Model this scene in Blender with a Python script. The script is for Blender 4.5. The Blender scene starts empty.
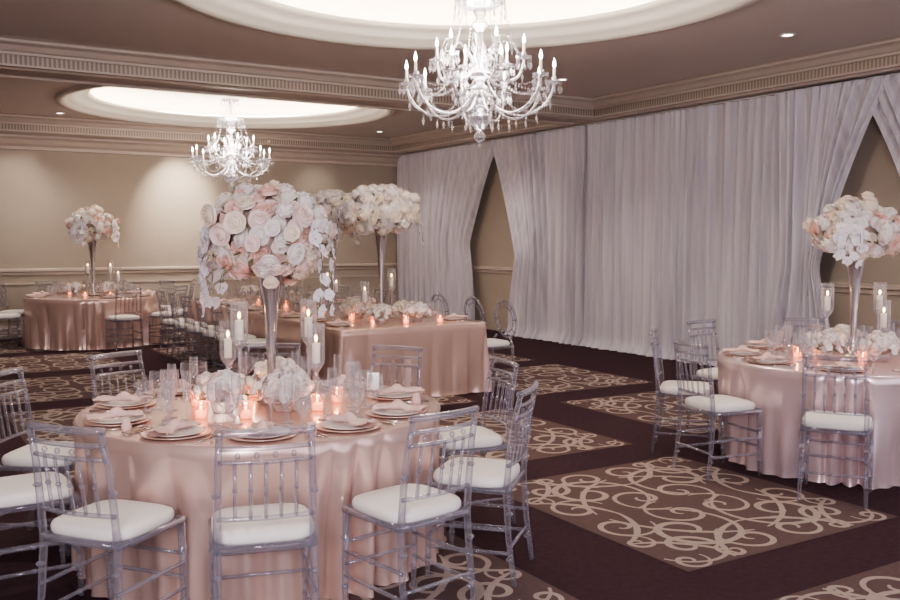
import bpy, math, random
import numpy as np
from mathutils import Matrix, Vector
random.seed(7); np.random.seed(7)
pi=math.pi
YAW=math.radians(31.5)
def c2r(xc,zc):   # camera-heading frame to room axes
    return (xc*math.cos(YAW)+zc*math.sin(YAW), -xc*math.sin(YAW)+zc*math.cos(YAW))

# ---------------------------------------------------------------- materials
def new_mat(name):
    m=bpy.data.materials.new(name); m.use_nodes=True
    return m, m.node_tree.nodes, m.node_tree.links
def pmat(name,col,rough=.5,metal=0,alpha=1,emis=None,es=0,noise=0,nscale=8,bump=0,bscale=60,sheen=0,spec=.5,sss=0):
    m,n,l=new_mat(name); b=n['Principled BSDF']
    b.inputs['Base Color'].default_value=(*col,1); b.inputs['Roughness'].default_value=rough
    b.inputs['Metallic'].default_value=metal; b.inputs['Alpha'].default_value=alpha
    b.inputs['Specular IOR Level'].default_value=spec
    b.inputs['Sheen Weight'].default_value=sheen
    if emis: b.inputs['Emission Color'].default_value=(*emis,1); b.inputs['Emission Strength'].default_value=es
    tc=n.new('ShaderNodeTexCoord')
    if noise>0:
        t=n.new('ShaderNodeTexNoise'); t.inputs['Scale'].default_value=nscale; t.inputs['Detail'].default_value=4
        l.new(tc.outputs['Object'],t.inputs['Vector'])
        r=n.new('ShaderNodeMapRange'); r.inputs['To Min'].default_value=1-noise; r.inputs['To Max'].default_value=1+noise
        l.new(t.outputs['Fac'],r.inputs['Value'])
        mx=n.new('ShaderNodeVectorMath'); mx.operation='SCALE'; mx.inputs[0].default_value=col
        l.new(r.outputs['Result'],mx.inputs['Scale']); l.new(mx.outputs['Vector'],b.inputs['Base Color'])
    if bump>0:
        t=n.new('ShaderNodeTexNoise'); t.inputs['Scale'].default_value=bscale
        l.new(tc.outputs['Object'],t.inputs['Vector'])
        bp=n.new('ShaderNodeBump'); bp.inputs['Strength'].default_value=bump; bp.inputs['Distance'].default_value=.01
        l.new(t.outputs['Fac'],bp.inputs['Height']); l.new(bp.outputs['Normal'],b.inputs['Normal'])
    return m
def glassy(name,tint,body,fmin,fmax,rough=.05,blend=.35,metal=.35):
    """clear plastic / thin glass: transparent body, glossy facing rim"""
    m,n,l=new_mat(name); out=n['Material Output']; b=n['Principled BSDF']
    b.inputs['Base Color'].default_value=(*body,1); b.inputs['Roughness'].default_value=rough
    b.inputs['Metallic'].default_value=metal; b.inputs['Specular IOR Level'].default_value=.8
    tr=n.new('ShaderNodeBsdfTransparent'); tr.inputs['Color'].default_value=(*tint,1)
    lw=n.new('ShaderNodeLayerWeight'); lw.inputs['Blend'].default_value=blend
    mr=n.new('ShaderNodeMapRange'); mr.inputs['To Min'].default_value=fmin; mr.inputs['To Max'].default_value=fmax
    mx=n.new('ShaderNodeMixShader'); l.new(lw.outputs['Facing'],mr.inputs['Value']); l.new(mr.outputs['Result'],mx.inputs['Fac'])
    l.new(tr.outputs[0],mx.inputs[1]); l.new(b.outputs[0],mx.inputs[2]); l.new(mx.outputs[0],out.inputs['Surface'])
    return m
M={}
M['carpet']=pmat('carpet_aubergine',(.052,.028,.036),.95,noise=.35,nscale=25,bump=.3,bscale=300,spec=.1)
M['panel']=pmat('carpet_panel',(.118,.080,.080),.95,noise=.2,nscale=30,bump=.3,bscale=300,spec=.1)
M['scroll']=pmat('carpet_scroll',(.37,.305,.275),.95,noise=.15,nscale=30,bump=.3,bscale=300,spec=.1)
M['wall']=pmat('wallpaper_taupe',(.37,.315,.265),.75,noise=.05,nscale=3,bump=.1,bscale=150)
M['trim']=pmat('trim_cream',(.50,.42,.365),.5,noise=.03)
M['ceil']=pmat('ceiling_paint',(.60,.525,.485),.8,noise=.03,nscale=2)
M['soffit']=pmat('soffit_paint',(.54,.465,.42),.8,noise=.03,nscale=2)
M['cove']=pmat('cove_plaster',(.85,.80,.72),.8,noise=.02)
M['led']=pmat('cove_led',(1,1,1),.5,emis=(1,.86,.70),es=75)
M['lamp']=pmat('downlight_lamp',(1,1,1),.5,emis=(1,.9,.75),es=12)
M['white']=pmat('white_metal',(.8,.78,.75),.4)
m,n,l=new_mat('vent_grille'); b=n['Principled BSDF']; tc=n.new('ShaderNodeTexCoord')
sp=n.new('ShaderNodeSeparateXYZ'); l.new(tc.outputs['Object'],sp.inputs[0])
ad=n.new('ShaderNodeMath'); ad.operation='ADD'; l.new(sp.outputs[0],ad.inputs[0]); l.new(sp.outputs[1],ad.inputs[1])
mu=n.new('ShaderNodeMath'); mu.operation='MULTIPLY'; mu.inputs[1].default_value=2*pi/.045; l.new(ad.outputs[0],mu.inputs[0])
si=n.new('ShaderNodeMath'); si.operation='SINE'; l.new(mu.outputs[0],si.inputs[0])
cr=n.new('ShaderNodeValToRGB'); cr.color_ramp.elements[0].position=.35; cr.color_ramp.elements[0].color=(.24,.19,.16,1)
cr.color_ramp.elements[1].position=.65; cr.color_ramp.elements[1].color=(.42,.35,.30,1)
mr=n.new('ShaderNodeMapRange'); mr.inputs['From Min'].default_value=-1; l.new(si.outputs[0],mr.inputs['Value'])
l.new(mr.outputs['Result'],cr.inputs[0]); l.new(cr.outputs[0],b.inputs['Base Color']); M['vent']=m
# drape: diffuse + translucent sheer
m,n,l=new_mat('sheer_drape'); out=n['Material Output']; b=n['Principled BSDF']
b.inputs['Roughness'].default_value=.8; b.inputs['Sheen Weight'].default_value=.2
tc=n.new('ShaderNodeTexCoord'); mp=n.new('ShaderNodeMapping'); mp.inputs['Scale'].default_value=(1,9,.25)
nz=n.new('ShaderNodeTexNoise'); nz.inputs['Scale'].default_value=2.5; nz.inputs['Detail'].default_value=6
l.new(tc.outputs['Object'],mp.inputs[0]); l.new(mp.outputs[0],nz.inputs['Vector'])
cr=n.new('ShaderNodeValToRGB'); cr.color_ramp.elements[0].position=.3; cr.color_ramp.elements[0].color=(.56,.52,.58,1)
cr.color_ramp.elements[1].position=.7; cr.color_ramp.elements[1].color=(.78,.74,.79,1)
l.new(nz.outputs['Fac'],cr.inputs[0]); l.new(cr.outputs[0],b.inputs['Base Color'])
bp=n.new('ShaderNodeBump'); bp.inputs['Strength'].default_value=.35; bp.inputs['Distance'].default_value=.03
l.new(nz.outputs['Fac'],bp.inputs['Height']); l.new(bp.outputs[0],b.inputs['Normal'])
tl=n.new('ShaderNodeBsdfTranslucent'); tl.inputs[0].default_value=(.8,.75,.8,1)
mx=n.new('ShaderNodeMixShader'); mx.inputs[0].default_value=.12
l.new(b.outputs[0],mx.inputs[1]); l.new(tl.outputs[0],mx.inputs[2]); l.new(mx.outputs[0],out.inputs[0]); M['drape']=m

M['satin']=pmat('satin_champagne_blush',(.72,.52,.46),.24,noise=.04,nscale=4,bump=.14,bscale=8,sheen=.05,metal=.5)
M['satin2']=pmat('satin_lilac_blush',(.76,.60,.61),.24,noise=.04,nscale=4,bump=.14,bscale=8,sheen=.05,metal=.5)
M['acryl']=glassy('clear_acrylic',(.88,.87,.91),(.60,.59,.65),.12,.80,.06,.5,.5)
M['cushion']=pmat('ivory_cushion',(.82,.78,.74),.7,noise=.03,bump=.1,bscale=80)
M['glass']=glassy('thin_glass',(.95,.94,.95),(.8,.78,.8),.10,.9,.03,.4)
M['silver']=pmat('mercury_silver',(.82,.76,.76),.18,metal=.9)
M['crystal']=glassy('cut_crystal',(.93,.92,.95),(.8,.78,.82),.22,.9,.04,.5,.5)
M['bulb']=pmat('candle_bulb',(1,1,1),.4,emis=(1,.93,.85),es=25)
M['flame']=pmat('flame',(1,.8,.5),.4,emis=(1,.62,.28),es=14)
M['wax']=pmat('candle_wax',(.9,.85,.78),.5,emis=(1,.8,.6),es=.15)
M['votive']=glassy('rose_votive_glass',(1,.72,.62),(.95,.60,.50),.35,.8,.1,.4)
M['glow']=pmat('candle_glow_wax',(.95,.7,.55),.6,emis=(1,.5,.28),es=3.0)
M['plate']=pmat('porcelain',(.85,.80,.78),.2)
M['charger']=pmat('rose_gold_charger',(.84,.62,.54),.25,metal=.5)
M['napkin']=pmat('napkin_blush',(.82,.58,.53),.7,bump=.2)
M['gold']=pmat('cutlery_silver',(.75,.7,.65),.2,metal=1)
M['green']=pmat('foliage',(.16,.20,.10),.7,noise=.3)
M['core']=pmat('flower_core',(.40,.30,.25),.9,noise=.2)  # colour darkened to stand in for shade in the crevices between blooms
M['f0']=pmat('petal_white',(.88,.82,.79),.6,noise=.04,nscale=20)
M['f1']=pmat('petal_cream',(.88,.78,.66),.6,noise=.05,nscale=20)
M['f2']=pmat('petal_blush',(.86,.60,.53),.6,noise=.06,nscale=20)
M['f3']=pmat('petal_pale_pink',(.89,.74,.70),.6,noise=.05,nscale=20)
M['f4']=pmat('orchid_white',(.90,.85,.88),.5,noise=.03)
M['f5']=pmat('orchid_lip',(.75,.45,.55),.5)

# ---------------------------------------------------------------- mesh builder
class MB:
    def __init__(s): s.v=[];s.n=0;s.f=[];s.m=[];s.s=[];s.mats=[]
    def mi(s,k):
        if k not in s.mats: s.mats.append(k)
        return s.mats.index(k)
    def addraw(s,v,f,k,smooth=True):
        o=s.n; s.v.append(np.asarray(v,dtype=float).reshape(-1,3)); s.n+=len(s.v[-1])
        mi=s.mi(k)
        for q in f: s.f.append(tuple(i+o for i in q)); s.m.append(mi); s.s.append(smooth)
    def addt(s,T,mat,remap=None):
        V=T.arr(); A=np.array(mat); V=V@A[:3,:3].T+A[:3,3]
        o=s.n; s.v.append(V); s.n+=len(V)
        mis=[s.mi((remap or {}).get(k,k)) for k in T.mats]
        for q,mm,sm in zip(T.f,T.m,T.s): s.f.append(tuple(i+o for i in q)); s.m.append(mis[mm]); s.s.append(sm)
    def arr(s): return np.concatenate(s.v) if s.v else np.zeros((0,3))
    def grid(s,P,k,closeu=False,smooth=True):
        P=np.asarray(P); a,b=P.shape[:2]; f=[]
        for i in range(a if closeu else a-1):
            for j in range(b-1):
                i2=(i+1)%a; f.append((i*b+j,i2*b+j,i2*b+j+1,i*b+j+1))
        s.addraw(P.reshape(-1,3),f,k,smooth)
    def lathe(s,prof,k,c=(0,0,0),n=24,smooth=True):
        P=[[(c[0]+r*math.cos(2*pi*i/n),c[1]+r*math.sin(2*pi*i/n),c[2]+z) for r,z in prof] for i in range(n)]
        s.grid(P,k,True,smooth)
    def tube(s,path,rad,k,n=8,caps=True):
        path=[Vector(p) for p in path]; N=len(path)
        if not hasattr(rad,'__len__'): rad=[rad]*N
        P=[]; up=Vector((0,0,1))
        t0=(path[1]-path[0]).normalized()
        if abs(t0.z)>.9: up=Vector((0,1,0))
        for i,p in enumerate(path):
            t=(path[min(i+1,N-1)]-path[max(i-1,0)]).normalized()
            a=t.cross(up)
            if a.length<1e-4: a=t.cross(Vector((1,0,0)))
            a.normalize(); b2=t.cross(a).normalized()
            P.append([p+(a*math.cos(2*pi*j/n)+b2*math.sin(2*pi*j/n))*rad[i] for j in range(n)])
        v=[tuple(q) for r in P for q in r]; f=[]
        for i in range(N-1):
            for j in range(n): j2=(j+1)%n; f.append((i*n+j,i*n+j2,(i+1)*n+j2,(i+1)*n+j))
        if caps: f.append(tuple(range(n-1,-1,-1))); f.append(tuple((N-1)*n+j for j in range(n)))
        s.addraw(v,f,k)
    def box(s,x0,x1,y0,y1,z0,z1,k):
        v=[(x,y,z) for x in(x0,x1) for y in(y0,y1) for z in(z0,z1)]
        s.addraw(v,[(0,1,3,2),(4,6,7,5),(0,4,5,1),(2,3,7,6),(0,2,6,4),(1,5,7,3)],k,False)
    def octa(s,c,r,h,k):
        x,y,z=c; s.addraw([(x+r,y,z),(x,y+r,z),(x-r,y,z),(x,y-r,z),(x,y,z+h),(x,y,z-h)],
            [(0,1,4),(1,2,4),(2,3,4),(3,0,4),(1,0,5),(2,1,5),(3,2,5),(0,3,5)],k,False)
    def ball(s,c,r,k,n=10,m=6,sz=1):
        prof=[(max(1e-4,r*math.sin(pi*i/m)),-r*sz*math.cos(pi*i/m)) for i in range(m+1)]
        s.lathe(prof,k,c,n)
    def mesh(s,name):
        me=bpy.data.meshes.new(name); me.from_pydata(s.arr().tolist(),[],s.f)
        for k in s.mats: me.materials.append(M[k])
        me.polygons.foreach_set('material_index',s.m); me.polygons.foreach_set('use_smooth',s.s)
        me.update(); return me
def put(name,me,loc=(0,0,0),rz=0,sc=1):
    if isinstance(me,MB): me=me.mesh(name)
    o=bpy.data.objects.new(name,me); o.location=loc; o.rotation_euler=(0,0,rz)
    o.scale=(sc,sc,sc) if not hasattr(sc,'__len__') else sc
    bpy.context.scene.collection.objects.link(o); return o

# ---------------------------------------------------------------- room
X0,X1,Y0,Y1=-3.0,9.25,-3.0,16.8
ZS,ZC=3.36,3.60
b=MB(); b.box(X0,X1,Y0,Y1,-.1,0,'carpet'); put('floor',b)
b=MB(); b.box(X0-.1,X1+.1,Y1,Y1+.1,0,4.1,'wall'); put('wall_back',b)
b=MB(); b.box(X1,X1+.1,Y0,Y1,0,4.1,'wall'); put('wall_right',b)
b=MB(); b.box(X0-.1,X0,Y0,Y1,0,4.1,'wall'); put('wall_left',b)
def hprofile(name,prof,x0,x1,y,k='trim'):
    b=MB(); b.grid([[(x0,y-d,z) for d,z in prof],[(x1,y-d,z) for d,z in prof]],k,smooth=False); put(name,b)
hprofile('baseboard_back',[(0,0),(.03,0),(.03,.14),(.02,.17),(0,.18)],X0,X1,Y1)
hprofile('trim_chair_rail',[(0,1.02),(.02,1.03),(.02,1.07),(.05,1.09),(.05,1.12),(.02,1.13),(0,1.14)],X0,X1,Y1)
hprofile('trim_crown_back',[(0,3.10),(.03,3.11),(.03,3.16),(.08,3.20),(.12,3.27),(.18,3.30),(.18,3.335),(.22,3.36),(0,3.36)],X0,X1,Y1)
b=MB()   # chair rail continuing along the draped wall
b.grid([[(X1-d,y,z) for d,z in [(0,1.02),(.02,1.03),(.02,1.07),(.05,1.09),(.05,1.12),(.02,1.13),(0,1.14)]] for y in (Y0,Y1)],'trim',smooth=False)
put('trim_chair_rail_right',b)
b=MB()
for x in np.arange(-2.6,8.9,1.9):
    for (a0,a1,z0,z1) in [(x,x+1.7,.28,.31),(x,x+1.7,.87,.90),(x,x+.03,.28,.9),(x+1.67,x+1.7,.28,.9)]:
        b.box(a0,a1,Y1-.015,Y1-.0005,z0,z1,'trim')
put('trim_wainscot_panels',b)
T1=(-.6,8.65,1.2,10.2); T2=(-.6,8.65,11.0,16.25)
b=MB()
def q(x0,x1,y0,y1,z,k): b.addraw([(x0,y0,z),(x1,y0,z),(x1,y1,z),(x0,y1,z)],[(0,3,2,1)],k,False)
q(X0,T1[0],Y0,Y1,ZS,'soffit'); q(T1[1],X1,Y0,Y1,ZS,'soffit')
q(T1[0],T1[1],Y0,T1[2],ZS,'soffit'); q(T1[0],T1[1],T1[3],T2[2],ZS,'soffit'); q(T1[0],T1[1],T2[3],Y1,ZS,'soffit')
def frame(T,prof,k):
    x0,x1,y0,y1=T
    P=[[(x,y,z) for (x,y,z) in [(x0+d,y0+d,z) for d,z in prof]],[(x1-d,y0+d,z) for d,z in prof],[(x1-d,y1-d,z) for d,z in prof],[(x0+d,y1-d,z) for d,z in prof]]
    b.grid(P,k,True,False)
def circ_in_rect(T,c,R,z,k,n=96):
    x0,x1,y0,y1=T; v=[];f=[]
    for i in range(n):
        a=2*pi*i/n; dx,dy=math.cos(a),math.sin(a)
        tx=((x1-c[0])/dx if dx>1e-9 else (x0-c[0])/dx if dx<-1e-9 else 1e9)
        ty=((y1-c[1])/dy if dy>1e-9 else (y0-c[1])/dy if dy<-1e-9 else 1e9)
        t=min(tx,ty); v+= [(c[0]+R*dx,c[1]+R*dy,z),(c[0]+t*dx,c[1]+t*dy,z)]
    for i in range(n): j=(i+1)%n; f.append((2*i,2*i+1,2*j+1,2*j))
    for cx,cy in ((x0,y0),(x1,y0),(x1,y1),(x0,y1)):
        a=math.atan2(cy-c[1],cx-c[0])%(2*pi); i=int(a/(2*pi)*n)%n; j=(i+1)%n
        v.append((cx,cy,z)); f.append((2*i+1,len(v)-1,2*j+1))
    b.addraw(v,f,k,False)
C1=(3.86,6.07); C2=(4.5,13.6)
for T,c in ((T1,C1),(T2,C2)):
    frame(T,[(-.16,ZS),(-.16,ZS-.025),(-.10,ZS-.025),(-.08,ZS-.01),(0,ZS-.01),(0,ZS+.01)],'trim')
    frame(T,[(0,ZS+.01),(0,ZS+.10)],'vent')
    frame(T,[(0,ZS+.10),(.03,ZS+.10),(.03,ZS+.125),(.06,ZS+.135),(.10,ZS+.18),(.16,ZS+.20),(.16,ZS+.225),(.22,ZS+.24)],'trim')
    circ_in_rect(T,c,2.42,ZC,'ceil')
put('ceiling',b)
for nm,c in (('near',C1),('far',C2)):
    b=MB()
    prof=[(2.44,ZC-.001),(2.44,ZC-.03),(2.36,ZC-.04),(2.30,ZC-.02),(2.26,ZC+.02),(2.16,ZC+.03),(2.16,ZC+.06),(2.02,ZC+.075),(2.0,ZC+.09),(1.98,ZC+.12),(2.05,ZC+.12),(2.40,ZC+.12),
          (2.42,ZC+.20),(2.35,ZC+.34),(2.1,ZC+.44),(1.6,ZC+.52),(.8,ZC+.57),(.001,ZC+.58)]
    b.lathe(prof,'cove',(c[0],c[1],0),96)
    ring=[(2.20+.015*math.cos(a),ZC+.14+.015*math.sin(a)) for a in np.linspace(0,2*pi,7)]
    b.lathe(ring,'led',(c[0],c[1],0),64)
    put('ceiling_dome_recess',b)
dl=MB(); dl.lathe([(.075,0),(.075,-.008),(.055,-.010),(.05,.0)],'white'); dl.lathe([(.05,-.004),(.001,-.004)],'lamp')
dlm=dl.mesh('recessed_downlight')
DL=[(7.2,9.1,ZC),(7.5,6.0,ZC),(7.3,3.2,ZC),(.6,9.2,ZC),(.5,6,ZC),(.9,13.5,ZC),(2.4,15.6,ZC),(7.8,12.2,ZC),(7.8,15.2,ZC),(5,15.95,ZC),(1.0,2.2,ZC),(5.2,2.0,ZC)]
for p in DL: put('recessed_downlight',dlm,(p[0],p[1],p[2]-.001))

# ---------------------------------------------------------------- carpet pattern
b=MB()
def ribbon(pts,w,z):
    t=np.gradient(pts,axis=0); t/=np.linalg.norm(t,axis=1)[:,None]+1e-9
    nrm=np.stack([-t[:,1],t[:,0]],1); k=np.linspace(0,1,len(pts)); ww=(w*(.40+.60*np.sin(pi*np.clip(k,0,1))))[:,None]
    L=pts+nrm*ww; R=pts-nrm*ww
    return [[(a[0],a[1],z),(c_[0],c_[1],z)] for a,c_ in zip(L,R)]
def spiral(cx,cy,r0,r1,a0,turns,d=1,n=60):
    k=np.linspace(0,1,n); r=r0*(r1/r0)**(k**1.3); a=math.radians(a0)+d*turns*2*pi*k
    return np.stack([cx+r*np.cos(a),cy+r*np.sin(a)],1)
def arc(cx,cy,r,a0,a1,n=40):
    a=np.radians(np.linspace(a0,a1,n)); return np.stack([cx+r*np.cos(a),cy+r*np.sin(a)],1)
motif=[(spiral(.38,.42,.40,.05,262,1.55,-1),.023),
 (spiral(.58,.62,.27,.035,10,1.45,1),.020),
 (spiral(.17,.70,.20,.03,-75,1.4,1),.018),
 (spiral(.66,.19,.21,.03,175,1.4,-1),.018),
 (spiral(.16,.17,.24,.03,-95,1.45,1),.018),
 (spiral(.74,.79,.12,.02,200,1.3,-1),.015),
 (arc(-.05,1.02,.56,-85,-8),.020),
 (arc(1.02,-.05,.52,176,102),.020),
 (arc(-.10,-.10,.74,12,78),.018),
 (arc(.95,.95,.52,182,268),.018),
 (spiral(.42,.80,.12,.02,200,1.3,1),.015),(spiral(.77,.45,.11,.02,250,1.3,-1),.015)]
for px in (-1.5,.9,3.3,5.7):
    for iy in range(-1,7):
        py=3.15+2.25*iy
        if py+1.8>Y1 or py<Y0: continue
        w,h=1.72,1.80
        b.addraw([(px,py,.003),(px+w,py,.003),(px+w,py+h,.003),(px,py+h,.003)],[(0,1,2,3)],'panel',False)
        cx,cy=px+w/2,py+h/2; zz=.0040
        for sx in(1,-1):
            for sy in(1,-1):
                for pts,wd in motif:
                    ok=(np.abs(pts[:,0])<.845)&(np.abs(pts[:,1])<.885)
                    # keep contiguous runs only
                    runs=np.split(np.arange(len(pts)),np.where(np.diff(ok.astype(int))!=0)[0]+1)
                    for r_ in runs:
                        if len(r_)<5 or not ok[r_[0]]: continue
                        pp=pts[r_]*np.array([sx,sy])+np.array([cx,cy]); zz+=.00001
                        b.grid(ribbon(pp,wd,zz),'scroll',smooth=False)
put('carpet_scroll_pattern',b)
ZF=.0055

# ---------------------------------------------------------------- drapes
ZT=3.33
def drape(name,e0,e1,nf,amp=.05,seed=0,xoff=0):
    rs=np.random.RandomState(seed); nu=nf*12; nv=40
    ph=rs.rand(8)*6.28
    b=MB(); P=[]; a0,a1=e0(ZT),e1(ZT)
    for i in range(nu+1):
        s=i/nu; row=[]
        for j in range(nv+1):
            z=.015+(ZT-.015)*j/nv; t=1-j/nv
            y=a0+(a1-a0)*s+(e0(z)-a0)*(1-s)**1.7+(e1(z)-a1)*s**1.7
            phs=2*pi*nf*s+1.6*math.sin(5*s*2+ph[0])+1.1*math.sin(13*s+ph[1]+t*.9)+.35*math.sin(t*4+ph[2]+9*s)
            a=amp*(.55+.45*min(1,t*3))*(.75+.35*math.sin(11*s+ph[3]+t))
            f=math.sin(phs)+.35*math.sin(2*phs+ph[4]+t)+.3*math.sin(nf*.37*2*pi*s+ph[5])
            x=9.03+xoff-a*f
            if z<.12: x-= (.12-z)*.8
            row.append((x,y+.012*math.sin(phs*.5+t*3),z))
        P.append(row)
    b.grid(P,'drape'); put(name,b)
def straight(y): return lambda z:y
def tied(yt,ytie,zt,ybot):
    def f(z):
        if z>=zt:
            t=(ZT-z)/(ZT-zt); return yt+(ytie-yt)*(t**.95+.06*math.sin(pi*t))
        t=(zt-z)/zt; return ytie+(ybot-ytie)*math.sin(t*pi/2)
    return f
drape('drape_panel',straight(16.75),tied(13.15,14.15,1.55,13.95),17,.06,1)
drape('drape_panel',tied(13.35,12.55,1.35,12.75),straight(10.8),13,.06,2,-.02)
drape('drape_panel',straight(11.05),straight(8.85),12,.055,3)
drape('drape_panel',straight(9.1),straight(6.95),12,.055,4)
drape('drape_panel',tied(7.25,7.15,1.3,7.3),tied(5.85,6.70,1.3,6.45),11,.06,5,-.09)
drape('drape_panel',tied(6.3,5.45,1.6,5.6),tied(3.3,4.5,1.6,4.2),19,.055,6,-.06)
drape('drape_panel',straight(4.7),straight(-2.9),32,.05,7,.03)
b=MB(); b.tube([(9.03,Y0+.1,3.345),(9.03,Y1-.05,3.345)],.012,'white'); put('drape_rod',b)

# ---------------------------------------------------------------- chair
def chair_mesh():
    b=MB(); k='acryl'
    for sx in(-1,1):
        path=[(sx*.19,-.235,0),(sx*.187,-.205,.22),(sx*.182,-.19,.44),(sx*.18,-.205,.60),(sx*.176,-.225,.76),(sx*.170,-.255,.90)]
        b.tube(path,[.012,.015,.0165,.015,.014,.013],k)
        b.tube([(sx*.195,.195,0),(sx*.193,.19,.2),(sx*.19,.185,.45)],[.011,.016,.017],k)
        for z,r in((.10,.019),(.32,.020)): b.ball((sx*.194,.192,z),r,k,8,4,.6)
        for z,r in((.12,.018),(.34,.020),(.66,.018)): b.ball((sx*.185,-.208 if z<.6 else -.213,z),r,k,8,4,.6)
        b.tube([(sx*.188,-.215,.15),(sx*.193,.19,.15)],.009,k); b.tube([(sx*.186,-.205,.26),(sx*.192,.19,.26)],.009,k)
        b.ball((sx*.19,0,.15),.013,k,8,4); b.ball((sx*.19,0,.26),.013,k,8,4)
    for z in(.20,.30): b.tube([(-.193,.19,z),(.193,.19,z)],.009,k)
    b.tube([(-.186,-.212,.18),(.186,-.212,.18)],.009,k)
    for p in [((-.2,.19,.445),(.2,.19,.445)),((-.19,-.19,.445),(.19,-.19,.445)),((-.194,.19,.445),(-.186,-.19,.445)),((.194,.19,.445),(.186,-.19,.445))]:
        b.tube(p,.017,k)
    b.box(-.185,.185,-.18,.18,.440,.452,k)
    def rail(z,y,w,r,bow=.025): b.tube([(w*t,y-bow*(1-t*t),z) for t in np.linspace(-1,1,9)],r,k)
    rail(.905,-.25,.183,.016); rail(.845,-.240,.174,.010); rail(.79,-.229,.174,.010); rail(.565,-.198,.182,.010,.02)
    for i in range(5):
        t=(i-2)*.33; x=.174*t
        b.tube([(x,-.198-.02*(1-t*t),.565),(x,-.229-.025*(1-t*t),.79)],.0075,k,6)
        b.ball((x,-.215-.022*(1-t*t),.68),.012,k,8,4,.8)
    for i in range(4):
        t=(i-1.5)*.4; x=.174*t
        b.ball((x,-.236-.025*(1-t*t),.817),.011,k,8,4,1.3)
    def se(a,n=4.5): c,s_=math.cos(a),math.sin(a); return (abs(c)**(2/n)*(1 if c>0 else -1),abs(s_)**(2/n)*(1 if s_>0 else -1))
    prof=[(.90,.453),(.97,.457),(1.0,.468),(1.0,.487),(.97,.499),(.90,.506),(.6,.513),(.001,.516)]
    P=[]
    for i in range(40):
        ex,ey=se(2*pi*i/40); P.append([(ex*.200*r,.0+ey*.192*r,z) for r,z in prof])
    b.grid(P,'cushion',True)
    return b.mesh('chiavari_chair')
CH=chair_mesh()
def ghost_mesh():
    b=MB(); k='acryl'
    for sx in(-1,1):
        b.tube([(sx*.19,-.23,0),(sx*.19,-.20,.24),(sx*.185,-.185,.45)],.016,k)
        b.tube([(sx*.20,.20,0),(sx*.20,.19,.2),(sx*.195,.185,.43)],[.012,.016,.018],k)
        b.tube([(sx*.185,-.185,.44),(sx*.12,-.20,.54)],.015,k)
    ring=[(.19*math.sin(a),-.235-.03*math.cos(a),.72-.21*math.cos(a)) for a in np.linspace(0,2*pi,29)]
    b.tube(ring,.016,k,caps=False)
    r2=[(.13*math.sin(a),-.235-.02*math.cos(a),.72-.145*math.cos(a)) for a in np.linspace(0,2*pi,25)]
    b.tube(r2,.007,k,6,caps=False)
    for i in range(8):
        a=2*pi*i/8; b.tube([(.13*math.sin(a),-.235-.02*math.cos(a),.72-.145*math.cos(a)),(.19*math.sin(a),-.235-.03*math.cos(a),.72-.21*math.cos(a))],.007,k,6)
    for p in [((-.2,.195,.43),(.2,.195,.43)),((-.195,-.19,.43),(.195,-.19,.43)),((-.2,.195,.43),(-.19,-.19,.43)),((.2,.195,.43),(.19,-.19,.43))]: b.tube(p,.018,k)
    prof=[(.90,.438),(1.0,.45),(1.0,.475),(.92,.492),(.6,.503),(.001,.506)]
    P=[]
    for i in range(36):
        a=2*pi*i/36; c,s_=math.cos(a),math.sin(a); P.append([(abs(c)**.55*(1 if c>0 else -1)*.205*r,abs(s_)**.55*(1 if s_>0 else -1)*.195*r,z) for r,z in prof])
    b.grid(P,'cushion',True)
    return b.mesh('oval_back_chair')
GH=ghost_mesh()

# ---------------------------------------------------------------- tables
TH=.75
def cloth(pathfn,N,mat,seed,amp=.03,flare=.02,nv=22,nfold=22):
    rs=np.random.RandomState(seed); b=MB()
    ph=rs.rand(8)*6.28
    P=[]; top=[]
    for i in range(N):
        s=i/N; (x,y),(nx,ny),cr=pathfn(s); row=[]
        warp=nfold*s+.75*math.sin(2*pi*3*s+ph[0])+.45*math.sin(2*pi*7*s+ph[1])
        big=abs(math.sin(pi*warp))**.8
        msk=.66+.34*math.sin(2*pi*5*s+ph[2])*math.sin(2*pi*2*s+ph[3])
        fine=math.sin(2*pi*(nfold*2+3)*s+ph[4])*.12
        for j in range(nv+1):
            t=j/nv; z=TH-(TH-ZF)*t
            if j==0: off=-.012; z=TH
            elif j==1: off=0; z=TH-.010
            else: off=flare*t+amp*(min(1,t*1.5)**.9)*(msk*(big-1)+fine*t+.12*math.sin(2*pi*warp*.5+4*t))+cr*.06*t
            if t>.97: off+=.006
            row.append((x+nx*off,y+ny*off,z))
        P.append(row); top.append(row[0])
    b.grid(P,mat,True)
    c=np.mean(np.array(top),axis=0); v=[tuple(c)]+top
    b.addraw(v,[(0,1+i,1+(i+1)%N) for i in range(N)],mat,False)
    return b
def round_path(R):
    def f(s): a=2*pi*s; return (R*math.cos(a),R*math.sin(a)),(math.cos(a),math.sin(a)),0
    return f
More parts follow.
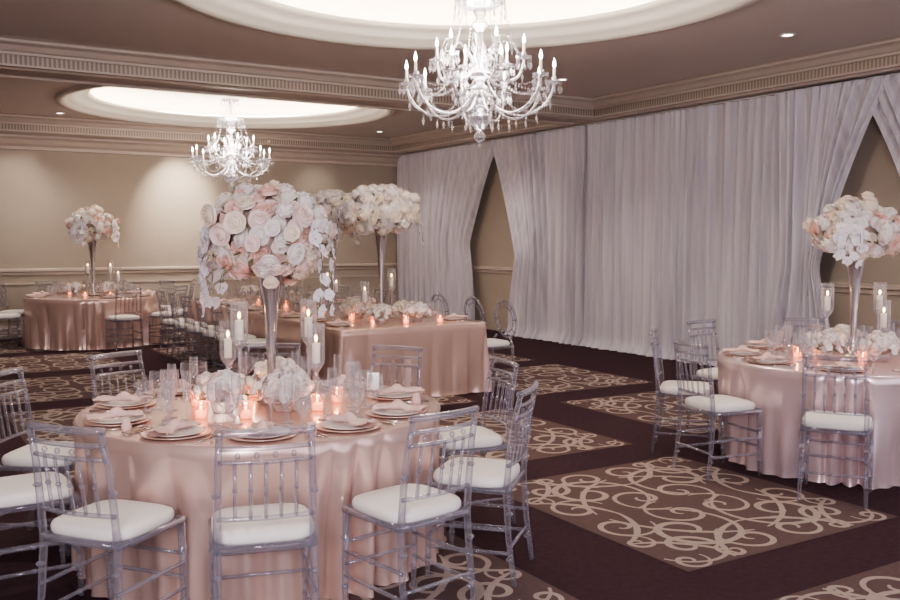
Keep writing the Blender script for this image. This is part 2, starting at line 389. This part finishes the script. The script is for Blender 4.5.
def rect_path(w,l,r=.06):
    hw,hl=w/2-r,l/2-r
    pts=[];nr=[];cn=[]
    def arc(cx,cy,a0):
        for t in np.linspace(0,pi/2,14): a=a0+t; pts.append((cx+r*math.cos(a),cy+r*math.sin(a)));nr.append((math.cos(a),math.sin(a)));cn.append(math.sin(2*t))
    def line(p,q_,nn):
        m_=int(math.dist(p,q_)/.02)
        for t in np.linspace(0,1,m_)[1:-1]: pts.append((p[0]+(q_[0]-p[0])*t,p[1]+(q_[1]-p[1])*t));nr.append(nn);cn.append(0)
    arc(hw,-hl,-pi/2); line((hw+r,-hl),(hw+r,hl),(1,0)); arc(hw,hl,0); line((hw,hl+r),(-hw,hl+r),(0,1))
    arc(-hw,hl,pi/2); line((-hw-r,hl),(-hw-r,-hl),(-1,0)); arc(-hw,-hl,pi); line((-hw,-hl-r),(hw,-hl-r),(0,-1))
    return pts,nr,cn
RT=.93
F=c2r(-.98,4.79); R_=c2r(2.957,6.8); L_=(2.75,15.15)
put('round_banquet_table',cloth(round_path(RT),540,'satin',3,.15,-.01,nfold=20),(F[0],F[1],0))
put('round_banquet_table',cloth(round_path(RT),540,'satin2',5,.14,-.01,nfold=20),(R_[0],R_[1],0))
put('round_banquet_table',cloth(round_path(1.0),400,'satin',8,.115,-.01),(L_[0],L_[1],0))
LT=(4.58,10.75); LW,LL=1.72,5.3
pts,nr,cn=rect_path(LW,LL)
b=cloth(lambda s:(pts[int(round(s*len(pts)))%len(pts)],nr[int(round(s*len(pts)))%len(pts)],cn[int(round(s*len(pts)))%len(pts)]),len(pts),'satin',11,.07,.0,nfold=42)
put('long_banquet_table',b,(LT[0],LT[1],0))

# ---------------------------------------------------------------- table ware
def lathe_mesh(name,parts,n=20):
    b=MB()
    for prof,k in parts: b.lathe(prof,k,n=n)
    return b.mesh(name)
WG=lathe_mesh('wine_glass',[([(.001,.0005),(.034,.001),(.034,.003),(.006,.008),(.004,.02),(.004,.09),(.012,.10),(.032,.125),(.038,.155),(.034,.20)],'glass')],16)
GO=lathe_mesh('water_goblet',[([(.001,.0005),(.036,.001),(.036,.003),(.007,.01),(.006,.05),(.020,.065),(.040,.09),(.042,.13),(.038,.165)],'glass')],16)
FL=lathe_mesh('champagne_flute',[([(.001,.0005),(.030,.001),(.030,.003),(.005,.008),(.0035,.02),(.0035,.08),(.016,.11),(.024,.16),(.022,.24)],'glass')],16)
def setting():
    b=MB()
    b.lathe([(.001,.001),(.11,.001),(.155,.010),(.158,.013),(.15,.013),(.11,.006),(.001,.006)],'charger',n=36)
    b.lathe([(.001,.007),(.085,.007),(.125,.018),(.127,.021),(.12,.020),(.083,.011),(.001,.011)],'plate',n=36)
    P=[]
    for i in range(17):
        t=i/16; y=-.15+t*.26; wd=.016+.042*abs(t-.55)**.8*1.7; row=[]
        for j in range(13):
            a=2*pi*j/12; h=.010+.016*math.exp(-((t-.55)/.12)**2)
            row.append((wd*math.cos(a)*(1+.12*math.sin(3*a+t*9)),y,.026+h*(.9+math.sin(a))*1.0+.004*math.sin(5*a+t*20)))
        P.append(row)
    b.grid(P,'napkin'); b.ball((0,-.01,.05),.024,'napkin',10,6,.8)
    for x in(-.19,-.215,.19):
        b.tube([(x,-.11,.004),(x,.03,.004)],[.004,.0035],'gold',6); b.ball((x,.06,.005),.011,'gold',8,4,.35); b.tube([(x,.03,.004),(x,.075,.005)],[.0035,.007],'gold',6)
    return b.mesh('place_setting')
PS=setting()
vt=MB(); vt.lathe([(.001,.001),(.030,.001),(.036,.03),(.036,.085)],'votive',n=20); vt.lathe([(.001,.006),(.028,.006),(.028,.04),(.001,.04)],'glow',n=14)
vt.ball((0,0,.055),.006,'flame',8,5,2); VT=vt.mesh('votive_candle')
def holder(h):
    b=MB()
    b.lathe([(.001,.001),(.052,.002),(.055,.008),(.02,.02),(.010,.04),(.018,.06),(.009,.08),(.008,h-.10),(.016,h-.08),(.010,h-.05),(.030,h-.02),(.042,h),(.001,h)],'crystal',n=20)
    b.lathe([(.042,h),(.046,h+.02),(.046,h+.21)],'glass',n=24)
    b.lathe([(.001,h+.004),(.022,h+.004),(.022,h+.11),(.001,h+.11)],'wax',n=16)
    b.ball((0,0,h+.135),.009,'flame',8,6,2.2)
    return b.mesh('candle_holder')
CHd=[holder(.34),holder(.22)]
cd=MB(); cd.addraw([(-.035,0,.001),(.035,0,.001),(.035,.02,.10),(-.035,.02,.10),(.035,.04,.001),(-.035,.04,.001)],[(0,1,2,3),(4,5,3,2)],'plate',False); CARD=cd.mesh('menu_card')
fb=MB(); fb.lathe([(.001,.001),(.022,.001),(.024,.03),(.018,.04),(.02,.06),(.001,.062)],'napkin',n=12); FB=fb.mesh('favor_jar')

# ---------------------------------------------------------------- flowers
def rose_t(seed):
    rs=np.random.RandomState(seed); b=MB(); a0=rs.rand()*6
    b.lathe([(.85,-.25),(.80,.0),(.55,.18),(.28,.28),(.001,.30)],'f0',n=12)
    for li,(npet,r,h,openv,wd) in enumerate([(2,.14,.66,.03,2.8),(3,.29,.64,.08,2.0),(4,.47,.56,.16,1.6),(5,.66,.44,.26,1.4),(6,.82,.28,.36,1.2)]):
        for p in range(npet):
            a=a0+li*.9+2*pi*p/npet+rs.randn()*.08; P=[]; dz=rs.randn()*.03
            for i in range(5):
                u=-1+i*.5; row=[]
                for j in range(4):
                    v=j/3; rr=r*(.45+.55*v**.6)+openv*max(0,v-.5)*1.1-(.05*abs(u)*v)
                    z=-.15+(h+.15+dz)*v*(1-.16*u*u)-(.10 if j==3 else 0)*openv*3
                    an=a+u*wd*.5
                    row.append((rr*math.cos(an),rr*math.sin(an),z))
                P.append(row)
            b.grid(P,'f0')
    return b
roses=[rose_t(i) for i in range(5)]
def orchid_t():
    b=MB()
    for i,(L,w) in enumerate([(1,.42),(1,.72),(1,.42),(1,.42),(1,.72)]):
        a=pi/2+i*2*pi/5; P=[]
        for u in np.linspace(-1,1,4):
            row=[]
            for v in np.linspace(0,1,5):
                ww=w*math.sin(pi*min(.97,v*.85+.12))*u; x=v*L
                row.append((x*math.cos(a)-ww*math.sin(a),x*math.sin(a)+ww*math.cos(a),.15*v*v-.12*u*u+.02*i))
            P.append(row)
        b.grid(P,'f4')
    b.ball((0,-.06,.10),.11,'f5',6,4,1.2); return b
orch=orchid_t()
def hyd_t(seed):
    """hydrangea head: dome of small four-petal florets"""
    rs=np.random.RandomState(seed); b=MB(); n=34; ga=pi*(3-5**.5)
    b.ball((0,0,.05),.75,'f0',10,6,.8)
    for i in range(n):
        zz=1-(i+.5)/n*1.05; r=math.sqrt(max(0,1-zz*zz)); a=i*ga
        d=Vector((r*math.cos(a),r*math.sin(a),zz)); c=Vector((d.x*.88,d.y*.88,d.z*.72+.05))
        q_=(d+Vector(rs.randn(3)*.2)).to_track_quat('Z','Y').to_matrix(); sp_=rs.rand()*6
        for k in range(4):
            an=sp_+k*pi/2; e=Vector((math.cos(an),math.sin(an),0)); f_=Vector((-math.sin(an),math.cos(an),0))
            pts_=[Vector((0,0,0)),e*.11+f_*.09+Vector((0,0,.03)),e*.21+Vector((0,0,.05)),e*.11-f_*.09+Vector((0,0,.03))]
            b.addraw([tuple(c+q_@p) for p in pts_],[(0,1,2,3)],'f0')
    return b
hyds=[hyd_t(i) for i in range(2)]
def frame_to(nrm,pos,sc,spin):
    z=Vector(nrm).normalized(); q_=z.to_track_quat('Z','Y').to_matrix().to_4x4()
    return Matrix.Translation(pos)@q_@Matrix.Rotation(spin,4,'Z')@Matrix.Scale(sc,4)
def flowers(b,c,rx,rz,n,rs,rr=.055,lo=-.75,cols=('f0','f0','f3','f1','f2'),jit=.02,hyd=0):
    ga=pi*(3-5**.5)
    P=[]
    for i in range(24):
        P.append([(c[0]+rx*.80*math.sin(pi*j/12)*math.cos(2*pi*i/24),c[1]+rx*.80*math.sin(pi*j/12)*math.sin(2*pi*i/24),c[2]-rz*.80*math.cos(pi*j/12)) for j in range(13)])
    b.grid(P,'core',True)
    for i in range(n):
        zz=1-(i+.5)/n*(1-lo); r=math.sqrt(max(0,1-zz*zz)); a=i*ga+rs.randn()*.12
        d=Vector((r*math.cos(a),r*math.sin(a),zz)); nr_=Vector((d.x/rx,d.y/rx,d.z/rz)).normalized()+Vector(rs.randn(3)*.22)
        k=1+rs.randn()*jit/rx-.12
        p=Vector((c[0]+d.x*rx*k,c[1]+d.y*rx*k,c[2]+d.z*rz*k))
        if rs.rand()<hyd: b.addt(hyds[rs.randint(2)],frame_to(nr_,p,rr*(.95+.3*rs.rand()),rs.rand()*6),{'f0':'f0' if rs.rand()<.6 else 'f1'})
        else: b.addt(roses[rs.randint(5)],frame_to(nr_,p,rr*(.7+.5*rs.rand()),rs.rand()*6),{'f0':cols[rs.randint(len(cols))]})
def orchids(b,c,rx,rz,da,n,drop,rs):
    """several orchid stems arching out and hanging down"""
    ns=max(2,n//7)
    for s_ in range(ns):
        a=da+rs.randn()*.38; L=drop*(.7+.45*rs.rand()); m_=n//ns; path=[]
        for i in range(m_+1):
            t=i/m_; rad=rx*(.92+.20*math.sin(min(1,t*1.6)*pi/2)); z=.30*rz-(L+.30*rz)*t**1.25
            aa=a+.10*math.sin(3*t+s_)
            p=Vector((c[0]+rad*math.cos(aa),c[1]+rad*math.sin(aa),c[2]+z)); path.append(tuple(p))
            if i==0: continue
            nr_=Vector((math.cos(aa),math.sin(aa),.05))+Vector(rs.randn(3)*.3)
            off=Vector((-math.sin(aa),math.cos(aa),0))*(.022 if i%2 else -.022)
            b.addt(orch,frame_to(nr_,p+off,(.047-.012*t)+.006*rs.rand(),rs.randn()*.5))
        b.tube(path,.0025,'green',5)
def centerpiece(seed,h,rx,rz,n,das,rr=.055,drop=.3,cols=('f0','f0','f3','f1','f2'),hyd=.15):
    rs=np.random.RandomState(seed); b=MB(); vh=h-rz*.55
    b.lathe([(.001,.001),(.075,.002),(.080,.012),(.045,.022),(.026,.05),(.034,.075),(.022,.10),(.022,.16),(.027,vh*.45),(.042,vh*.7),(.070,vh*.92),(.092,vh),(.080,vh),(.03,vh*.75),(.001,vh*.7)],'silver',n=28)
    flowers(b,(0,0,h),rx,rz,n,rs,rr,-.85,cols,.030,hyd)
    for d,m_ in das: orchids(b,(0,0,h),rx,rz,d,m_,drop,rs)
    for i in range(14):
        a=rs.rand()*6.28; e=rs.rand()*1.4-.7; p=Vector((rx*.9*math.cos(a)*math.cos(e),rx*.9*math.sin(a)*math.cos(e),h+rz*.9*math.sin(e)))
        d=Vector((math.cos(a)*math.cos(e),math.sin(a)*math.cos(e),math.sin(e))); p2=p+d*.07; s_=d.cross(Vector((0,0,1))).normalized()*.015
        b.addraw([tuple(p),tuple((p+p2)/2+s_),tuple(p2),tuple((p+p2)/2-s_)],[(0,1,2,3)],'green')
    return b.mesh('tall_floral_centerpiece')
left=math.pi-YAW     # azimuth of "left" along the long side of the room
c1=centerpiece(1,.90,.31,.27,175,[(left-.1,42),(left+.5,28),(-YAW,14)],.056,.36,('f0','f0','f3','f3','f1','f2','f2'))
c2=centerpiece(2,.95,.30,.22,150,[(left+.9,21),(-YAW-.3,21)],.054,.26,('f0','f0','f1','f1','f3','f2'))
c3=centerpiece(3,1.18,.43,.27,220,[(left,28),(-YAW+.2,14)],.062,.32,('f0','f0','f1','f3','f1','f0'),.25)
def onT(c,dx,dz):
    a=c2r(dx,dz); return (c[0]+a[0],c[1]+a[1],TH+.0005)
put('tall_floral_centerpiece',c1,onT(F,.02,.12))
put('tall_floral_centerpiece',c2,onT(R_,.06,.05))
put('tall_floral_centerpiece',c3,(4.55,8.85,TH+.0005))
put('tall_floral_centerpiece',c3,(4.55,10.1,TH+.0005),.6)
put('tall_floral_centerpiece',c3,(4.55,12.3,TH+.0005),.3)
put('tall_floral_centerpiece',c2,(L_[0],L_[1],TH+.0005),.4,1.15)
def lowfl(seed,R,cols=('f0','f0','f3','f1')):
    """loose low cluster: a main dome with side blooms and a trailing orchid spray in a glass bowl"""
    rs=np.random.RandomState(seed); b=MB()
    b.lathe([(.001,.001),(.05,.002),(.06,.03),(.062,.09),(.055,.09),(.001,.08)],'glass',n=20)
    flowers(b,(0,0,.12),R*.72,R*.62,26,rs,.036,-.4,cols,.014,.25)
    for i in range(4):
        a=rs.rand()*6.28; r=R*.55; flowers(b,(r*math.cos(a),r*math.sin(a),.10+.035*rs.rand()),R*.42,R*.36,12,rs,.030,-.3,cols,.012,.25)
    for i in range(7):
        a=rs.rand()*6.28; b.addt(orch,frame_to(Vector((math.cos(a),math.sin(a),.5)),Vector((R*math.cos(a),R*math.sin(a),.08+.09*rs.rand())),.026,rs.randn()))
    for i in range(9):
        a=rs.rand()*6.28; p=Vector((R*.7*math.cos(a),R*.7*math.sin(a),.09)); d=Vector((math.cos(a),math.sin(a),-.1)); p2=p+d*.07; s_=Vector((-math.sin(a),math.cos(a),0))*.02
        b.addraw([tuple(p),tuple((p+p2)/2+s_),tuple(p2),tuple((p+p2)/2-s_)],[(0,1,2,3)],'green')
    return b.mesh('low_floral_arrangement')
LF=[lowfl(1,.13,('f0','f3','f0','f2')),lowfl(2,.15,('f0','f0','f0','f3')),lowfl(3,.125,('f0','f1','f3','f0'))]

def dress_round(c,R,angs,Rc=1.17,seed=0):
    rs=np.random.RandomState(seed)
    for ad_ in angs:
        rc=Rc
        if isinstance(ad_,tuple): ad_,rc=ad_
        a=math.radians(ad_)-YAW; ca,sa=math.cos(a),math.sin(a)
        put('chiavari_chair',CH,(c[0]+rc*ca,c[1]+rc*sa,ZF),a+pi/2+rs.randn()*.05)
        put('place_setting',PS,(c[0]+(R-.19)*ca,c[1]+(R-.19)*sa,TH+.0005),a+pi/2)
        for k,(da,rr,me) in enumerate([(.20,.54,WG),(.32,.59,GO),(.27,.46,FL),(.08,.50,WG)]):
            aa=a+da
            put(me.name,me,(c[0]+rr*math.cos(aa)*R/.93,c[1]+rr*math.sin(aa)*R/.93,TH+.0005))
def light(name,kind,loc,e,col=(1,.9,.8),**kw):
    d=bpy.data.lights.new(name,kind); d.energy=e; d.color=col
    for a,v in kw.items(): setattr(d,a,v)
    o=bpy.data.objects.new(name,d); o.location=loc; bpy.context.scene.collection.objects.link(o); return o
def votive(p,lit=True):
    put('votive_candle',VT,p)
    if lit: light('votive_flame_light','POINT',(p[0],p[1],p[2]+.065),.8,(1,.5,.27),shadow_soft_size=.006)
dress_round(F,RT,[-79,-47,-16,24,63,100,140,177,-147,-110],1.16,seed=1)
dress_round(R_,RT,[-116,-158,168,122,82,46,10,-30,-72],1.16,seed=2)
dress_round(L_,1.0,[-150,178,140,100,60,22,-12,-50],1.25,seed=3)
for (dx,dz,i) in [(-.17,-.17,0),(.13,-.12,1),(.0,.38,2)]: put('low_floral_arrangement',LF[i],onT(F,dx,dz))
for (dx,dz,i) in [(-.14,.08,0),(.27,.06,1),(.20,.26,0),(-.25,.28,1)]: put('candle_holder',CHd[i],onT(F,dx,dz))
for (dx,dz) in [(-.02,-.33),(.30,-.12),(-.34,-.02),(.37,.12),(-.12,.3),(-.24,-.33)]: votive(onT(F,dx,dz))
for (dx,dz) in [(-.37,.64),(.53,.53)]: put('menu_card',CARD,onT(F,dx,dz),-YAW)
for (dx,dz) in [(-.50,-.63),(.36,-.72),(.80,.07)]: put('favor_jar',FB,onT(F,dx,dz))
for (dx,dz,i) in [(-.22,-.12,0),(.14,-.22,1),(.1,.34,2)]: put('low_floral_arrangement',LF[i],onT(R_,dx,dz))
for (dx,dz,i) in [(-.12,.1,0),(.26,.0,1),(.32,.2,0)]: put('candle_holder',CHd[i],onT(R_,dx,dz))
for (dx,dz) in [(-.04,-.34),(.32,-.24),(-.38,-.02),(-.1,.3)]: votive(onT(R_,dx,dz))
for (dx,dz,i) in [(-.25,-.12,0),(.25,-.1,1)]: put('low_floral_arrangement',LF[i],onT(L_,dx,dz))
for (dx,dz,i) in [(-.14,.15,0),(.2,.2,0),(.35,.12,1)]: put('candle_holder',CHd[i],onT(L_,dx,dz))
for (dx,dz) in [(0,-.33),(.36,-.26),(-.4,.08)]: votive(onT(L_,dx,dz),False)
# long table
z=TH+.0005
rs=np.random.RandomState(4)
ys=list(np.arange(8.52,13.2,.62))
for i,y in enumerate(ys):
    for sx in(-1,1):
        x=LT[0]+sx*(LW/2-.18); put('place_setting',PS,(x,y,z),pi/2 if sx>0 else -pi/2)
        for k,(xo,dy,me) in enumerate([(.47,.17,WG),(.52,.30,GO),(.42,.26,FL),(.44,.03,WG)]):
            put(me.name,me,(LT[0]+sx*xo,y+dy,z))
    if y>9.5: put('chiavari_chair',CH,(LT[0]-LW/2-.27,y,ZF),-pi/2+rs.randn()*.05)
    if y>11: put('chiavari_chair',CH,(LT[0]+LW/2+.27,y,ZF),pi/2+rs.randn()*.05)
for y in (8.5,9.15,9.95):
    put('oval_back_chair',GH,(LT[0]+LW/2+.28,y,ZF),pi/2+.05)
for (x,y,i) in [(4.80,8.5,1),(4.36,8.5,0),(4.82,8.82,2),(4.5,9.45,1),(4.38,9.15,2),(4.78,9.8,0),(4.5,10.4,1),(4.4,10.8,2),(4.72,11.0,0),(4.6,11.3,0),(4.5,11.8,1),(4.5,12.9,0)]: put('low_floral_arrangement',LF[i],(x,y,z),i,1.0)
for (x,y,i) in [(4.32,8.78,1),(4.82,9.12,0),(4.3,9.7,0),(4.75,10.45,1),(4.35,11.2,0),(4.7,12.0,1),(4.4,12.6,0)]: put('candle_holder',CHd[i],(x,y,z))
for (x,y) in [(4.58,8.35),(4.26,8.98),(4.6,9.15),(4.35,9.95),(4.78,9.5),(4.28,10.35),(4.3,11.0),(4.5,11.5),(4.3,12.0),(4.95,8.28),(4.65,12.6)]: votive((x,y,z),y<9.6)

# ---------------------------------------------------------------- chandelier (origin = bottom tip at z=0)
def chandelier():
    b=MB(); k='crystal'
    b.ball((0,0,.05),.045,k,12,8); b.octa((0,0,-.02),.02,.035,k)
    b.lathe([(.012,.09),(.03,.10),(.09,.17),(.10,.20),(.06,.22),(.03,.25),(.07,.30),(.095,.36),(.07,.42),(.03,.46),(.05,.50),(.10,.53),(.05,.56),(.025,.60),(.05,.66),(.03,.74),(.02,.85),(.07,.90),(.03,.95),(.05,1.0),(.02,1.05),(.015,1.7)],k,n=16,smooth=False)
    def arm(a,pts,cz,r,ch):
        ca,sa=math.cos(a),math.sin(a)
        P=np.array(pts); t=np.linspace(0,1,len(P)); tt=np.linspace(0,1,16)
        rr=np.interp(tt,t,P[:,0]); zz=np.interp(tt,t,P[:,1])
        for _ in range(2): rr[1:-1]=(rr[:-2]+rr[1:-1]*2+rr[2:])/4; zz[1:-1]=(zz[:-2]+zz[1:-1]*2+zz[2:])/4
        b.tube([(x*ca,x*sa,z_) for x,z_ in zip(rr,zz)],.009,k,6)
        c=(r*ca,r*sa,cz)
        b.lathe([(.004,-.03),(.015,-.01),(.055,.0),(.062,.012),(.05,.008),(.018,.012),(.02,.04),(.013,.045)],k,c,12,False)
        b.lathe([(.010,.03),(.010,ch),(.001,ch)],'wax',c,10)
        b.lathe([(.004,ch),(.013,ch+.018),(.011,ch+.04),(.001,ch+.075)],'bulb',c,8)
        for i in range(8):
            aa=2*pi*i/8; p=(c[0]+.057*math.cos(aa),c[1]+.057*math.sin(aa))
            b.octa((p[0],p[1],cz-.010),.008,.010,k); b.octa((p[0],p[1],cz-.055),.013,.036,k)
        for f_ in (5,8,11):
            b.octa((rr[f_]*ca,rr[f_]*sa,zz[f_]-.025),.007,.009,k); b.octa((rr[f_]*ca,rr[f_]*sa,zz[f_]-.07),.014,.04,k)
    NO=10
    for i in range(NO): arm(2*pi*i/NO,[(.04,.40),(.14,.26),(.28,.20),(.42,.22),(.53,.32),(.57,.42),(.57,.46)],.46,.57,.11)
    for i in range(6): arm(2*pi*i/6+.3,[(.04,.58),(.12,.50),(.22,.46),(.31,.50),(.34,.60),(.34,.64)],.64,.34,.11)
    for i in range(6):
        a=2*pi*(i+.5)/6+.3; ca,sa=math.cos(a),math.sin(a)
        pts=[(.04,.56),(.10,.70),(.20,.80),(.28,.78),(.31,.71)]
        b.tube([(x*ca,x*sa,z_) for x,z_ in pts],[.009,.008,.007,.006,.003],k,6)
        b.octa((.31*ca,.31*sa,.67),.014,.045,k)
    def chain(p,q_,sag,n,r=.0095):
        for i in range(n+1):
            t=i/n; b.octa((p[0]+(q_[0]-p[0])*t,p[1]+(q_[1]-p[1])*t,p[2]+(q_[2]-p[2])*t-sag*4*t*(1-t)),r,r*1.25,k)
    b.lathe([(.02,1.02),(.12,1.03),(.19,1.07),(.20,1.085),(.12,1.06),(.02,1.07)],k,n=24)
    b.lathe([(.02,1.30),(.10,1.32),(.14,1.35),(.08,1.34),(.02,1.36)],k,n=24)
    for i in range(16):
        a=2*pi*i/16; b.octa((.195*math.cos(a),.195*math.sin(a),1.03),.011,.04,k); b.octa((.195*math.cos(a),.195*math.sin(a),.96),.013,.03,k)
        b.octa((.14*math.cos(a),.14*math.sin(a),1.30),.010,.035,k)
        chain((.19*math.cos(a),.19*math.sin(a),1.06),(.03*math.cos(a),.03*math.sin(a),1.30),.06,10,.007)
    for i in range(6):
        a=2*pi*i/6+.3; chain((.19*math.cos(a),.19*math.sin(a),1.05),(.34*math.cos(a),.34*math.sin(a),.66),.10,22)
    for i in range(NO):
        a=2*pi*i/NO; a2=2*pi*(i+1)/NO
        chain((.57*math.cos(a),.57*math.sin(a),.45),(.57*math.cos(a2),.57*math.sin(a2),.45),.14,18)
        chain((.57*math.cos(a),.57*math.sin(a),.45),(.08*math.cos(a),.08*math.sin(a),.60),.10,20)
        chain((.09*math.cos(a),.09*math.sin(a),.18),(.10*math.cos(a2),.10*math.sin(a2),.36),.02,8)
        b.octa((.10*math.cos(a),.10*math.sin(a),.15),.012,.035,k)
    b.lathe([(.001,1.78),(.07,1.78),(.08,1.75),(.03,1.70),(.015,1.68)],k,n=20)
    return b.mesh('crystal_chandelier')
CM=chandelier()
put('crystal_chandelier',CM,(C1[0]+.1,C1[1]-.05,2.37)); put('crystal_chandelier',CM,(C2[0],C2[1]+.06,2.37),.2)

# ---------------------------------------------------------------- lights
light('chandelier_light','POINT',(C1[0]+.1,C1[1],3.05),140,(1,.91,.82),shadow_soft_size=.3)
light('chandelier_light','POINT',(C2[0],C2[1],3.05),120,(1,.9,.8),shadow_soft_size=.3)
for p in DL:
    light('downlight_spot','SPOT',(p[0],p[1],p[2]-.03),115,(1,.89,.81),spot_size=math.radians(120),spot_blend=.9,shadow_soft_size=.06)
for x,e in ((1.9,70),(4.55,420),(7.2,40)):
    o=light('wall_wash_spot','SPOT',(x,15.75,3.5),e,(1,.88,.74),spot_size=math.radians(62),spot_blend=1,shadow_soft_size=.05); o.rotation_euler=(math.radians(40),0,0)
# fill light added behind the camera to brighten the room from the front
o=light('front_fill_light','AREA',(-1.6,-1.6,2.7),240,(.97,.93,1),shape='SQUARE',size=1.5)
o.rotation_euler=(Vector((5,9,1.2))-Vector((-1.6,-1.6,2.7))).to_track_quat('-Z','Y').to_euler()

w=bpy.data.worlds.new('World'); bpy.context.scene.world=w; w.use_nodes=True
w.node_tree.nodes['Background'].inputs[0].default_value=(.92,.88,1,1); w.node_tree.nodes['Background'].inputs[1].default_value=2.1
try: bpy.context.scene.view_settings.look='AgX - Medium High Contrast'
except Exception as e: print(e)

# ---------------------------------------------------------------- camera
cam=bpy.data.cameras.new('camera'); co=bpy.data.objects.new('camera',cam); bpy.context.scene.collection.objects.link(co)
co.location=(0,0,1.63); co.rotation_euler=(math.radians(90-3.79),0,-YAW); cam.lens=36.8; cam.sensor_width=36; cam.clip_start=.05
bpy.context.scene.camera=co
